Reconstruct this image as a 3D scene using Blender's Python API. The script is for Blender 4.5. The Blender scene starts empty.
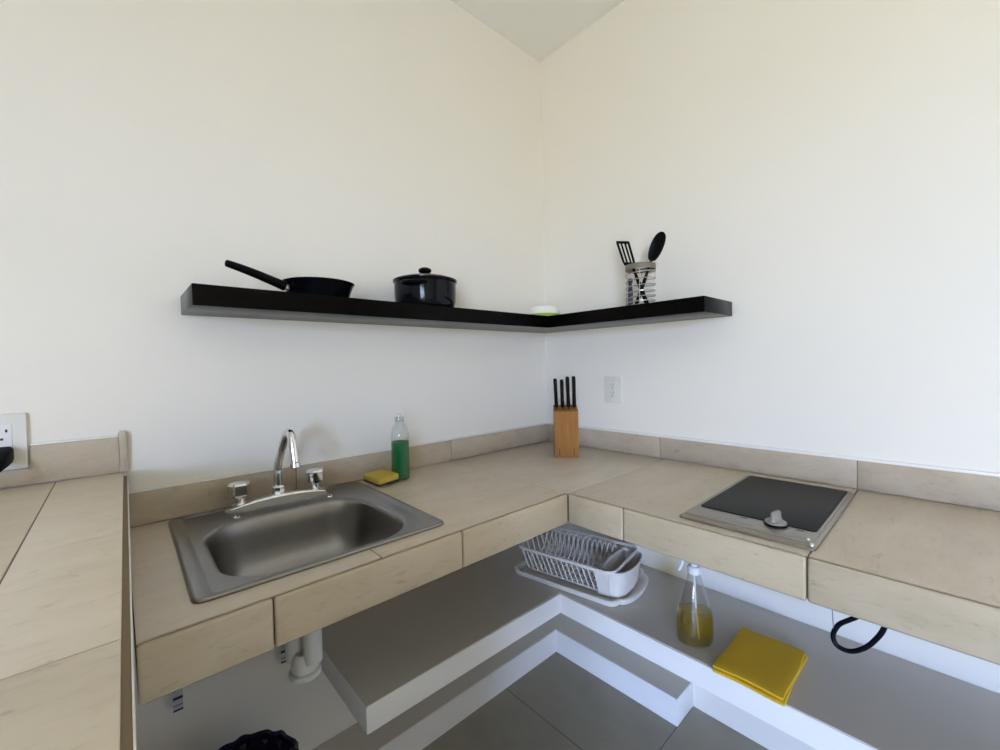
import bpy, bmesh, math, random
from math import sin, cos, pi, radians
from mathutils import Vector, Matrix
random.seed(7)
C = bpy.context.scene.collection
H = 0.906                      # height of the counter top above the floor; geometry below is written with the counter top at z = 0
FLOOR, CEIL = -0.906, 1.80

# ------------------------------------------------------------------ materials
def mat(name, col=(.8, .8, .8), rough=.5, metal=0., spec=.5, build=None, coat=0.):
    m = bpy.data.materials.new(name); m.use_nodes = True
    nt = m.node_tree; b = nt.nodes['Principled BSDF']
    b.inputs['Base Color'].default_value = (*col, 1)
    b.inputs['Roughness'].default_value = rough
    b.inputs['Metallic'].default_value = metal
    b.inputs['Specular IOR Level'].default_value = spec
    b.inputs['Coat Weight'].default_value = coat
    if build: build(nt, b)
    return m

def node(nt, typ, **kw):
    n = nt.nodes.new(typ)
    for k, v in kw.items(): setattr(n, k, v)
    return n

def ramp(nt, stops):
    r = node(nt, 'ShaderNodeValToRGB'); e = r.color_ramp.elements
    while len(e) < len(stops): e.new(.5)
    for el, (p, c) in zip(e, stops): el.position = p; el.color = (*c, 1)
    return r

def objcoord(nt, scale=(1, 1, 1)):
    t = node(nt, 'ShaderNodeTexCoord'); mp = node(nt, 'ShaderNodeMapping')
    mp.inputs['Scale'].default_value = scale
    nt.links.new(t.outputs['Object'], mp.inputs['Vector']); return mp.outputs['Vector']

def noise(nt, vec, scale, detail=4, rough=.55, dist=0.):
    n = node(nt, 'ShaderNodeTexNoise'); n.inputs['Scale'].default_value = scale
    n.inputs['Detail'].default_value = detail; n.inputs['Roughness'].default_value = rough
    n.inputs['Distortion'].default_value = dist
    nt.links.new(vec, n.inputs['Vector']); return n.outputs['Fac']

def bump(nt, b, fac, strength, dist=.002):
    bp = node(nt, 'ShaderNodeBump'); bp.inputs['Strength'].default_value = strength
    bp.inputs['Distance'].default_value = dist
    nt.links.new(fac, bp.inputs['Height']); nt.links.new(bp.outputs['Normal'], b.inputs['Normal'])

def mixc(nt, fac, a, bcol, mode='MIX'):
    mx = node(nt, 'ShaderNodeMix', data_type='RGBA', blend_type=mode)
    if isinstance(fac, (int, float)): mx.inputs[0].default_value = fac
    else: nt.links.new(fac, mx.inputs[0])
    for i, s in ((6, a), (7, bcol)):
        if isinstance(s, tuple): mx.inputs[i].default_value = (*s, 1)
        else: nt.links.new(s, mx.inputs[i])
    return mx.outputs[2]

def b_paint(strength):
    def f(nt, b):
        v = objcoord(nt)
        f1 = noise(nt, v, 140, 3); f2 = noise(nt, v, 1.6, 2)
        base = tuple(b.inputs['Base Color'].default_value)[:3]
        r = ramp(nt, [(0, tuple(c * .97 for c in base)), (1, base)])
        nt.links.new(f2, r.inputs['Fac']); nt.links.new(r.outputs['Color'], b.inputs['Base Color'])
        bump(nt, b, f1, strength, .001)
    return f

def b_tile(lo, mid, hi, stretch):
    """matte travertine look: soft cloud, long streaks, a few fine darker scratches; every tile shifts the pattern and the tone"""
    def f(nt, b):
        tc = node(nt, 'ShaderNodeTexCoord'); ge = node(nt, 'ShaderNodeNewGeometry')
        mul = node(nt, 'ShaderNodeMath', operation='MULTIPLY'); mul.inputs[1].default_value = 37.
        nt.links.new(ge.outputs['Random Per Island'], mul.inputs[0])
        add = node(nt, 'ShaderNodeVectorMath', operation='ADD')
        nt.links.new(tc.outputs['Object'], add.inputs[0]); nt.links.new(mul.outputs[0], add.inputs[1])
        mp = node(nt, 'ShaderNodeMapping'); mp.inputs['Scale'].default_value = stretch
        nt.links.new(add.outputs[0], mp.inputs['Vector'])
        v = mp.outputs['Vector']
        f1 = noise(nt, v, 5, 6, .6, .4); f2 = noise(nt, v, 26, 5, .65, .8)
        r1 = ramp(nt, [(.3, lo), (.5, mid), (.72, hi)]); nt.links.new(f1, r1.inputs['Fac'])
        r2 = ramp(nt, [(.29, (.66, .62, .56)), (.36, (.90, .885, .865)), (.48, (1, 1, 1))]); nt.links.new(f2, r2.inputs['Fac'])
        c = mixc(nt, .7, r1.outputs['Color'], r2.outputs['Color'], 'MULTIPLY')
        r3 = ramp(nt, [(0, (.94, .94, .95)), (1, (1.03, 1.02, 1.0))]); nt.links.new(ge.outputs['Random Per Island'], r3.inputs['Fac'])
        c = mixc(nt, 1., c, r3.outputs['Color'], 'MULTIPLY')
        nt.links.new(c, b.inputs['Base Color']); bump(nt, b, f2, .08, .001)
    return f

def b_floor(nt, b):
    v = objcoord(nt)
    br = node(nt, 'ShaderNodeTexBrick', offset=0.)
    br.inputs['Scale'].default_value = 1.; br.inputs['Mortar Size'].default_value = .0022
    br.inputs['Brick Width'].default_value = .6; br.inputs['Row Height'].default_value = .6
    br.inputs['Mortar Smooth'].default_value = .3
    br.inputs['Color1'].default_value = (.265, .24, .19, 1); br.inputs['Color2'].default_value = (.28, .255, .205, 1)
    br.inputs['Mortar'].default_value = (.10, .095, .085, 1)
    mp = node(nt, 'ShaderNodeMapping'); mp.inputs['Location'].default_value = (.44 + 6, .689 + 6, 0)
    nt.links.new(v, mp.inputs['Vector']); nt.links.new(mp.outputs['Vector'], br.inputs['Vector'])
    n = noise(nt, v, 9, 5, .6)
    r = ramp(nt, [(.3, (.9, .9, .9)), (.7, (1.06, 1.06, 1.06))]); nt.links.new(n, r.inputs['Fac'])
    nt.links.new(mixc(nt, 1., br.outputs['Color'], r.outputs['Color'], 'MULTIPLY'), b.inputs['Base Color'])

def b_wood(c1, c2, scale):
    def f(nt, b):
        v = objcoord(nt, scale)
        n = noise(nt, v, 6, 5, .6, .3); r = ramp(nt, [(.3, c1), (.7, c2)])
        nt.links.new(n, r.inputs['Fac']); nt.links.new(r.outputs['Color'], b.inputs['Base Color'])
    return f

def b_laminate(nt, b):
    v = objcoord(nt, (3, 3, 60))
    n = noise(nt, v, 6, 4); r = ramp(nt, [(.3, (.0012, .001, .0008)), (.7, (.0026, .002, .0017))])
    nt.links.new(n, r.inputs['Fac']); nt.links.new(r.outputs['Color'], b.inputs['Base Color'])
    bump(nt, b, n, .05, .0005)

def b_brushed(nt, b):
    v = objcoord(nt, (4, 60, 4)); n = noise(nt, v, 12, 3)
    r = ramp(nt, [(.2, (.9,) * 3), (.8, (1.,) * 3)]); nt.links.new(n, r.inputs['Fac'])
    base = tuple(b.inputs['Base Color'].default_value)[:3]
    nt.links.new(mixc(nt, 1., r.outputs['Color'], base, 'MULTIPLY'), b.inputs['Base Color'])

def b_foam(nt, b):
    v = objcoord(nt); n = noise(nt, v, 260, 3, .7); bump(nt, b, n, .6, .002)

def b_cloth(nt, b):
    v = objcoord(nt)
    w = node(nt, 'ShaderNodeTexVoronoi'); w.inputs['Scale'].default_value = 420
    nt.links.new(v, w.inputs['Vector']); bump(nt, b, w.outputs['Distance'], .35, .001)

def b_tag(nt, b):
    v = objcoord(nt)
    s = node(nt, 'ShaderNodeSeparateXYZ'); nt.links.new(v, s.inputs[0])
    m = node(nt, 'ShaderNodeMapRange'); m.inputs['From Min'].default_value = -.016; m.inputs['From Max'].default_value = .036
    nt.links.new(s.outputs['Z'], m.inputs['Value'])
    r = ramp(nt, [(0, (.02, .02, .03)), (.09, (.5, .5, .55)), (.26, (.12, .11, .2)), (.31, (.5, .5, .55)), (.56, (.02, .02, .03)), (.70, (.45, .45, .5))])
    r.color_ramp.interpolation = 'CONSTANT'
    nt.links.new(m.outputs['Result'], r.inputs['Fac']); nt.links.new(r.outputs['Color'], b.inputs['Base Color'])

def clear(name, tint, gloss=.06, rough=.04, haze=None):
    """thin clear plastic or a see-through liquid: tinted transparency with a fresnel sheen"""
    m = bpy.data.materials.new(name); m.use_nodes = True
    nt = m.node_tree; nt.nodes.clear()
    out = node(nt, 'ShaderNodeOutputMaterial'); tr = node(nt, 'ShaderNodeBsdfTransparent'); gl = node(nt, 'ShaderNodeBsdfGlossy')
    tr.inputs['Color'].default_value = (*tint, 1); gl.inputs['Roughness'].default_value = rough
    lw = node(nt, 'ShaderNodeLayerWeight'); lw.inputs['Blend'].default_value = .35
    mr = node(nt, 'ShaderNodeMapRange'); mr.inputs['To Min'].default_value = gloss; mr.inputs['To Max'].default_value = .5
    nt.links.new(lw.outputs['Facing'], mr.inputs['Value'])
    mx = node(nt, 'ShaderNodeMixShader'); nt.links.new(mr.outputs['Result'], mx.inputs[0])
    nt.links.new(tr.outputs[0], mx.inputs[1]); nt.links.new(gl.outputs[0], mx.inputs[2])
    res = mx.outputs[0]
    if haze:
        df = node(nt, 'ShaderNodeBsdfDiffuse'); df.inputs['Color'].default_value = (*haze[0], 1)
        tl = node(nt, 'ShaderNodeBsdfTranslucent'); tl.inputs['Color'].default_value = (*haze[0], 1)
        m0 = node(nt, 'ShaderNodeMixShader'); m0.inputs[0].default_value = .5
        nt.links.new(df.outputs[0], m0.inputs[1]); nt.links.new(tl.outputs[0], m0.inputs[2])
        m2 = node(nt, 'ShaderNodeMixShader'); m2.inputs[0].default_value = haze[1]
        nt.links.new(res, m2.inputs[1]); nt.links.new(m0.outputs[0], m2.inputs[2]); res = m2.outputs[0]
    nt.links.new(res, out.inputs['Surface']); return m

M = dict(
    wall=mat('wall_paint', (.80, .765, .69), .45, spec=.35, build=b_paint(.12)),
    ceil=mat('ceiling_paint', (.92, .91, .86), .8, build=b_paint(.08)),
    panel=mat('wood_panelling', (.45, .36, .25), .5, build=b_wood((.44, .345, .23), (.54, .435, .31), (6, 6, .6))),
    terrace=mat('terrace_tile', (.58, .50, .39), .7),
    lip=mat('plaster_white', (.80, .78, .74), .6),
    shelfwhite=mat('shelf_white_paint', (.80, .79, .77), .45, build=b_paint(.1)),
    cement=mat('polished_cement', (.58, .545, .485), .5, build=b_paint(.1)),
    tile=mat('counter_tile', rough=.38, build=b_tile((.53, .455, .355), (.58, .50, .395), (.62, .54, .435), (1, 2.6, 1))),
    tilebar=mat('bar_tile', rough=.42, build=b_tile((.66, .575, .45), (.71, .62, .49), (.75, .665, .535), (1, 2.8, 1))),
    tilefront=mat('edge_tile_shaded', rough=.38, build=b_tile((.46, .385, .265), (.50, .42, .295), (.54, .46, .335), (1, 1, 3))),  # counter tile colour, darkened and warmed to paint in shade on the fronts
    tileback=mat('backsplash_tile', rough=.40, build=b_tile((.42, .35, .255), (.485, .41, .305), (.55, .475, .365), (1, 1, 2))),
    grout=mat('grout', (.19, .14, .085), .9),
    mortar=mat('mortar_edge', (.26, .20, .13), .9, build=b_paint(.8)),
    floor=mat('floor_tile', rough=.45, build=b_floor),
    laminate=mat('black_laminate', rough=.22, spec=.075, build=b_laminate),
    steel=mat('stainless_steel', (.29, .28, .265), .30, 1., build=b_brushed),
    hob=mat('hob_steel', (.37, .345, .305), .40, 1., build=b_brushed),
    chrome=mat('chrome', (.80, .80, .80), .07, 1.),
    hobglass=mat('hob_glass', (.008, .0078, .0068), .38, spec=.08), knobgrey=mat('knob_plastic', (.25, .23, .195), .45),
    black=mat('black_plastic', (.0025, .0025, .003), .45, spec=.08),
    nylon=mat('black_nylon', (.0025, .0025, .0025), .45, spec=.09),
    rubber=mat('black_rubber', (.002, .0025, .006), .5, spec=.2),
    enamel=mat('black_enamel', (.003, .004, .006), .10, spec=.22),
    nonstick=mat('black_coating', (.002, .002, .003), .25, spec=.08),
    greysteel=mat('pan_bracket_steel', (.45, .45, .45), .3, 1.),
    bamboo=mat('bamboo', rough=.62, spec=.10, build=b_wood((.26, .115, .030), (.35, .165, .048), (14, 14, 1.2))),
    band=mat('taupe_band', (.20, .17, .135), .45, build=b_wood((.145, .115, .085), (.205, .165, .125), (4, 4, 40))),
    whiteplastic=mat('white_plastic', (.78, .79, .80), .35),
    rackplastic=mat('rack_plastic', (.76, .73, .68), .4),
    outlet=mat('outlet_plastic', (.76, .75, .71), .35),
    ivory=mat('ivory_plastic', (.70, .68, .62), .4), faint=mat('slot_grey', (.30, .29, .27), .6),
    pvc=mat('pvc_pipe', (.66, .66, .63), .4),
    slot=mat('slot_dark', (.02, .02, .02), .6),
    foam=mat('yellow_foam', (.52, .38, .06), .9, build=b_foam),
    scour=mat('green_scourer', (.03, .045, .018), .95, build=b_foam),
    cloth=mat('yellow_cloth', (.70, .44, .016), .9, build=b_cloth),
    limegreen=mat('lime_plastic', (.34, .46, .08), .4),
    bag=mat('navy_bag', (.008, .008, .028), .25),
    bin=mat('bin_plastic', (.05, .05, .06), .45),
    tag=mat('striped_tag', rough=.6, build=b_tag),
    hose=mat('braided_hose', (.45, .45, .45), .35, .8),
    bluehandle=mat('indigo_plastic', (.03, .026, .06), .45),
    redmark=mat('hob_mark', (.12, .035, .02), .5),
    lightgrey=mat('grey_cord', (.25, .24, .27), .6),
    alu=mat('door_aluminium', (.55, .55, .55), .35, .8),
    pet=clear('clear_bottle_plastic', (.93, .95, .95), .05),
    soap=clear('green_soap', (.012, .42, .10), .04, haze=((.0, .30, .075), .7)),
    cleaner=clear('yellow_cleaner', (.86, .72, .26), .04, haze=((.55, .42, .07), .16)),
    frosted=mat('frosted_plastic', (.80, .80, .71), .45),
)

# ------------------------------------------------------------------ mesh helpers
def bx(bm, x0, x1, y0, y1, z0, z1, bev=0., mi=0, seg=2):
    vs = [bm.verts.new(p) for p in ((x0, y0, z0), (x1, y0, z0), (x1, y1, z0), (x0, y1, z0), (x0, y0, z1), (x1, y0, z1), (x1, y1, z1), (x0, y1, z1))]
    fs = [bm.faces.new([vs[i] for i in q]) for q in ((3, 2, 1, 0), (4, 5, 6, 7), (0, 1, 5, 4), (1, 2, 6, 5), (2, 3, 7, 6), (3, 0, 4, 7))]
    for f in fs: f.material_index = mi
    if bev:
        r = bmesh.ops.bevel(bm, geom=list({e for f in fs for e in f.edges}), offset=bev, segments=seg, profile=.5, affect='EDGES')
        for f in r['faces']: f.material_index = mi
    return vs

def loft(bm, rings, cap0=True, cap1=True, closed=True, mi=0):
    R = [[bm.verts.new(p) for p in ring] for ring in rings]; n = len(R[0])
    for a, b in zip(R, R[1:]):
        for i in range(n if closed else n - 1):
            j = (i + 1) % n
            bm.faces.new((a[i], a[j], b[j], b[i])).material_index = mi
    if cap0: bm.faces.new(R[0][::-1]).material_index = mi
    if cap1: bm.faces.new(R[-1]).material_index = mi
    return R

def lathe(bm, prof, n=32, c=(0, 0, 0), mi=0, sx=1., sy=1., mod=None):
    """profile of (radius, z); ends with radius 0 close on a point-like cap"""
    rings = []
    for r, z in prof:
        rings.append([(c[0] + r * sx * cos(2 * pi * i / n) * (mod(i / n, z) if mod else 1), c[1] + r * sy * sin(2 * pi * i / n) * (mod(i / n, z) if mod else 1), c[2] + z) for i in range(n)])
    loft(bm, rings, prof[0][0] > 0 and False or prof[0][0] <= 1e-4 or True, True, mi=mi) if False else loft(bm, rings, prof[0][0] >= 0 and prof[0][0] < .0011, prof[-1][0] < .0011, mi=mi)

def smooth_path(pts, k=6):
    P = [Vector(p) for p in pts]; out = []
    for i in range(len(P) - 1):
        p0, p1, p2, p3 = P[max(i - 1, 0)], P[i], P[i + 1], P[min(i + 2, len(P) - 1)]
        for s in range(k):
            t = s / k
            out.append(.5 * ((2 * p1) + (-p0 + p2) * t + (2 * p0 - 5 * p1 + 4 * p2 - p3) * t * t + (-p0 + 3 * p1 - 3 * p2 + p3) * t ** 3))
    out.append(P[-1]); return out

def tube(bm, pts, r, n=10, mi=0, flat=1., closed=False):
    P = [Vector(p) for p in pts]; rr = r if isinstance(r, (list, tuple)) else [r] * len(P)
    t0 = (P[1] - P[0]).normalized(); up = Vector((0, 0, 1)) if abs(t0.z) < .9 else Vector((1, 0, 0))
    u = t0.cross(up).normalized(); rings = []
    for i, p in enumerate(P):
        t = ((P[(i + 1) % len(P)] - P[i - 1]) if closed else (P[min(i + 1, len(P) - 1)] - P[max(i - 1, 0)])).normalized()
        u = (u - t * u.dot(t)).normalized(); w = t.cross(u)
        rings.append([p + (u * cos(2 * pi * k / n) + w * sin(2 * pi * k / n) * flat) * rr[i] for k in range(n)])
    if closed: rings.append(rings[0])
    loft(bm, rings, not closed, not closed, mi=mi)

def rrect(x0, x1, y0, y1, r, z, k=6):
    out = []
    for cx, cy, a in ((x1 - r, y1 - r, 0), (x0 + r, y1 - r, 90), (x0 + r, y0 + r, 180), (x1 - r, y0 + r, 270)):
        for i in range(k + 1):
            t = radians(a + 90 * i / k); out.append((cx + r * cos(t), cy + r * sin(t), z))
    return out

def prism(bm, poly, axis, a, b, mi=0, bev=0.):
    """extrude a 2-D outline along an axis from a to b"""
    f = {'x': lambda p, t: (t, p[0], p[1]), 'y': lambda p, t: (p[0], t, p[1]), 'z': lambda p, t: (p[0], p[1], t)}[axis]
    n0 = set(bm.edges)
    loft(bm, [[f(p, a) for p in poly], [f(p, b) for p in poly]], mi=mi)
    if bev:
        bmesh.ops.bevel(bm, geom=[e for e in bm.edges if e not in n0], offset=bev, segments=2, profile=.5, affect='EDGES')

def obj(name, bm, mats, parent=None, angle=35):
    if not isinstance(mats, (list, tuple)): mats = [mats]
    bmesh.ops.remove_doubles(bm, verts=bm.verts, dist=1e-6)
    bmesh.ops.recalc_face_normals(bm, faces=bm.faces)
    me = bpy.data.meshes.new(name); bm.to_mesh(me); bm.free()
    for m in mats: me.materials.append(m)
    me.polygons.foreach_set('use_smooth', [True] * len(me.polygons)); me.set_sharp_from_angle(angle=radians(angle))
    o = bpy.data.objects.new(name, me); C.objects.link(o)
    if parent: o.parent = parent
    return o

def B(): return bmesh.new()
def tag(o, label, cat, group=None):
    o['label'] = label; o['category'] = cat
    if group: o['group'] = group
    return o
def thing(name, label, cat, loc=(0, 0, 0), rotz=0., group=None):
    o = bpy.data.objects.new(name, None); C.objects.link(o); o.empty_display_size = .05
    o.location = loc; o.rotation_euler = (0, 0, rotz); return tag(o, label, cat, group)
def struct(name, bm, m):
    o = obj(name, bm, m); o['kind'] = 'structure'; return o

def tile_sheet(bm, x0, x1, y0, y1, z0, z1, hole=None, gap=.0030):
    x0, x1, y0, y1 = x0 + gap / 2, x1 - gap / 2, y0 + gap / 2, y1 - gap / 2
    if hole is None or hole[0] >= x1 or hole[1] <= x0 or hole[2] >= y1 or hole[3] <= y0: bx(bm, x0, x1, y0, y1, z0, z1, .0008); return
    hx0, hx1, hy0, hy1 = max(hole[0], x0), min(hole[1], x1), max(hole[2], y0), min(hole[3], y1)
    gx = sorted({x0, hx0, hx1, x1}); gy = sorted({y0, hy0, hy1, y1}); V = {}
    def v(x, y, z):
        if (x, y, z) not in V: V[(x, y, z)] = bm.verts.new((x, y, z))
        return V[(x, y, z)]
    solid = {(i, j) for i in range(len(gx) - 1) for j in range(len(gy) - 1) if not (hx0 <= (gx[i] + gx[i + 1]) / 2 <= hx1 and hy0 <= (gy[j] + gy[j + 1]) / 2 <= hy1)}
    for i, j in solid:
        a, c, d, e = gx[i], gx[i + 1], gy[j], gy[j + 1]
        bm.faces.new((v(a, d, z1), v(c, d, z1), v(c, e, z1), v(a, e, z1))); bm.faces.new((v(a, e, z0), v(c, e, z0), v(c, d, z0), v(a, d, z0)))
        for (ni, nj), (p, q) in (((i - 1, j), ((a, e), (a, d))), ((i + 1, j), ((c, d), (c, e))), ((i, j - 1), ((a, d), (c, d))), ((i, j + 1), ((c, e), (a, e)))):
            if (ni, nj) not in solid: bm.faces.new((v(*p, z0), v(*q, z0), v(*q, z1), v(*p, z1)))
def around(x0, x1, y0, y1, hx0, hx1, hy0, hy1):
    """a rectangle minus a hole, as rectangles"""
    out = []
    hx0, hx1, hy0, hy1 = max(hx0, x0), min(hx1, x1), max(hy0, y0), min(hy1, y1)
    if hx0 > x0: out.append((x0, hx0, y0, y1))
    if hx1 < x1: out.append((hx1, x1, y0, y1))
    if hy0 > y0: out.append((hx0, hx1, y0, hy0))
    if hy1 < y1: out.append((hx0, hx1, hy1, y1))
    return out

# ------------------------------------------------------------------ room shell
XL, YF = -4.3, -5.3
b = B(); bx(b, XL - .15, .15, YF - .15, .15, FLOOR - .1, FLOOR); struct('floor', b, M['floor'])
b = B(); bx(b, XL - .15, .15, YF - .15, .15, CEIL, CEIL + .1); struct('ceiling', b, M['ceil'])
b = B(); bx(b, XL, .15, 0, .15, FLOOR, CEIL); struct('wall_back', b, M['wall'])
b = B(); bx(b, 0, .15, YF, 0, FLOOR, CEIL); struct('wall_right', b, M['wall'])
b = B(); bx(b, XL, .15, YF - .15, YF, FLOOR, CEIL); struct('wall_front', b, M['panel'])
# the daylight opening in the left wall: a wide patio door, slid open
DY0, DY1, DZ1 = -4.9, -3.0, 1.25
b = B(); bx(b, XL - .15, XL, DY1, .15, FLOOR, CEIL); bx(b, XL - .15, XL, YF - .15, DY0, FLOOR, CEIL); bx(b, XL - .15, XL, DY0, DY1, DZ1, CEIL)
struct('wall_left', b, M['wall'])
b = B()
for y in (DY0, DY1 - .05, (DY0 + DY1) / 2): bx(b, XL - .09, XL - .04, y, y + .05, FLOOR, DZ1, .004)
bx(b, XL - .09, XL - .04, DY0, DY1, DZ1 - .05, DZ1, .004); bx(b, XL - .09, XL - .04, DY0, DY1, FLOOR, FLOOR + .02, .004)
struct('door_1', b, M['alu'])
b = B(); bx(b, XL - 2.3, XL - .15, DY0 - 3, DY1 + 3, 1.42, 1.54); struct('sky_block_roof', b, M['ceil'])  # unseen roof added outside the door to cut the high sky light
b = B(); bx(b, XL - 2.3, XL - .15, DY0 - 3, DY1 + 3, FLOOR - .12, FLOOR - .02); struct('terrace_floor', b, M['terrace'])

# ------------------------------------------------------------------ counter
dL, dR, TH, YE = .600, .598, .084, -2.05
SX0, SX1, SY0, SY1 = -1.430, -.990, -.524, -.060     # sink cut-out
HX0, HX1, HY0, HY1 = -.548, -.092, -1.150, -.912     # hob cut-out
counter = thing('kitchen_counter', 'L-shaped beige tiled kitchen counter running along both walls of the corner', 'counter', (-.598, -.6, -TH))
inv = Matrix.Translation((.598, .6, TH))
def cobj(name, bm, m):
    bmesh.ops.transform(bm, matrix=inv, verts=bm.verts); return obj(name, bm, m, counter)
b = B()
tile_sheet(b, -dR, -.0125, -dL, -.0125, -.010, 0)
for x0, x1 in ((-1.527, -1.163), (-1.163, -dR)): tile_sheet(b, x0, x1, -dL + .0092, -.0125, -.010, 0, (SX0, SX1, SY0, SY1))
for y0, y1 in ((-1.159, -dL), (-1.718, -1.159), (YE, -1.718)): tile_sheet(b, -dR + .0092, -.0125, y0, y1, -.010, 0, (HX0, HX1, HY0, HY1))
cobj('top_surface', b, M['tile'])
b = B()
slab = around(-1.526, -dR, -dL + .012, -.002, SX0, SX1, SY0, SY1) + [(-dR, -.002, -dL, -.002)] + around(-dR + .012, -.002, YE, -dL, HX0, HX1, HY0, HY1)
for r in slab: bx(b, r[0], r[1], r[2], r[3], -.080, -.0105)
bx(b, -1.526, -dR + .012, -dL + .0070, -dL + .0095, -.080, -.0022); bx(b, -dR + .0070, -dR + .0095, YE, -dL + .012, -.080, -.0022)
# grout between the top tiles
bx(b, -1.165, -1.161, -dL + .009, SY0 - .001, -.0105, -.0016); bx(b, -1.165, -1.161, SY1 + .001, -.0125, -.0105, -.0016)
bx(b, -dR - .002, -dR + .002, -dL, -.0125, -.0105, -.0016); bx(b, -dR, -.0125, -dL - .002, -dL + .002, -.0105, -.0016)
for y in (-1.159, -1.718): bx(b, -dR + .009, -.0125, y - .002, y + .002, -.0105, -.0016)
cobj('slab', b, M['grout'])
b = B()
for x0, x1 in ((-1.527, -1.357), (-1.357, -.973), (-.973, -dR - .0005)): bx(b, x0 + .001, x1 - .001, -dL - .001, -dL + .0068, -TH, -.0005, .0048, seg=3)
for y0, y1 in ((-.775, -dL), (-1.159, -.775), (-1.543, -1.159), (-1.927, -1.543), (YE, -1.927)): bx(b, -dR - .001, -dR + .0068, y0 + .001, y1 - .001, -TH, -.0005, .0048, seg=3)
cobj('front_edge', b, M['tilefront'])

def backsplash(label, tiles_, lips, grout_):
    o = thing('backsplash', label, 'backsplash', (0, 0, 0))
    bb = B()
    for q in tiles_: bx(bb, *q, .001)
    obj('tile_course', bb, M['tileback'], o)
    bb = B()
    for q in lips: bx(bb, *q, .0015)
    obj('plaster_lip', bb, M['lip'], o)
    bb = B()
    for q in grout_: bx(bb, *q)
    obj('grout_bed', bb, M['grout'], o); return o
xs = [-1.527, -1.146, -.578, -.0125]
backsplash('low beige tiled backsplash along the wall behind the sink', [(a + .001, c - .001, -.0125, -.003, .0008, .080) for a, c in zip(xs, xs[1:])],
           [(-1.527, -.003, -.0085, -.0005, .080, .0845)], [(-1.527, -.003, -.0030, -.0005, .0005, .0795), (-1.147, -1.145, -.0115, -.002, .0008, .0795), (-.579, -.577, -.0115, -.002, .0008, .0795)])
ys = [-.0130, -.579, -1.157, -1.735, YE]
backsplash('low beige tiled backsplash along the right wall, behind the cooktop', [(-.0125, -.003, c + .001, a - .001, .0008, .080) for a, c in zip(ys, ys[1:])],
           [(-.0095, -.0005, YE, -.0090, .080, .0885)], [(-.0030, -.0005, YE, -.0135, .0005, .0795)] + [(-.0115, -.002, y - .001, y + .001, .0008, .0795) for y in ys[1:-1]])

# ------------------------------------------------------------------ raised bar on the left
BZ, BX0, BY0 = .136, -2.20, -1.37
bar = thing('bar_counter', 'raised beige tiled bar counter at the left, ending against the sink counter', 'counter', (-1.86, -.5, FLOOR))
binv = Matrix.Translation((1.86, .5, -FLOOR))
def bobj(name, bm, m):
    bmesh.ops.transform(bm, matrix=binv, verts=bm.verts); return obj(name, bm, m, bar)
def xe(y): return -1.5285 + .0115 * y       # right-hand edge, very slightly askew
b = B(); prism(b, [(BX0 + .03, -.001), (BX0 + .03, BY0 + .04), (xe(BY0) - .006, BY0 + .04), (-1.5325, -.001)], 'z', FLOOR, .0605); bobj('support_wall', b, M['wall'])
b = B(); prism(b, [(BX0 + .012, -.0020), (BX0 + .012, BY0 + .014), (xe(BY0) + .0058, BY0 + .014), (-1.5225, -.0150), (-1.5330, -.0150), (-1.5330, -.0020)], 'z', .0605, BZ - .0095)
bobj('mortar_bed', b, M['mortar'])
b = B(); prism(b, [(-1.5222, -.0150), (xe(BY0) + .0060, BY0 + .014), (xe(BY0) + .0074, BY0 + .014), (-1.5208, -.0150)], 'z', .0605 + .028, BZ - .0080, bev=.0006); bobj('edge_moulding', b, M['lip'])
b = B()
JX, JY = -1.639, -.850
for y0, y1 in ((JY, -.0128), (BY0, JY)):
    prism(b, [(JX + .0009, y1 - .0010), (JX + .0009, y0 + .0010), (xe(y0) - .0002, y0 + .0010), (xe(y1) - .0002, y1 - .0010)], 'z', BZ - .009, BZ, bev=.001)
    bx(b, BX0, JX - .0009, y0 + .0010, y1 - .0010, BZ - .009, BZ, .001)
bobj('top_surface', b, M['tilebar'])
b = B(); bx(b, JX - .002, JX + .002, BY0 + .002, -.014, BZ - .0092, BZ - .0012); bx(b, BX0 + .002, -1.541, JY - .002, JY + .002, BZ - .0092, BZ - .0012); bobj('grout', b, M['grout'])
bs = thing('backsplash', 'short tiled backsplash on the raised bar, cut around the left wall outlet', 'backsplash')
b = B(); prism(b, [(BX0, BZ + .001), (-1.5345, BZ + .001), (-1.5345, .2190), (-1.6745, .2190), (-1.6745, .171), (BX0, .171)], 'y', -.0125, -.001, bev=.0008); obj('tile_course', b, M['tileback'], bs)
b = B(); bx(b, -1.6745, -1.5345, -.0085, -.0005, .2190, .2240, .0015); obj('plaster_lip', b, M['lip'], bs)
b = B(); prism(b, [(-1.5338, BZ + .001), (-1.5205, BZ + .001), (-1.5205, .226), (-1.5230, .2320), (-1.5310, .2335), (-1.5338, .228)], 'y', -.0135, -.0005, bev=.0012); obj('end_strip', b, M['tileback'], bs)

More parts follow.
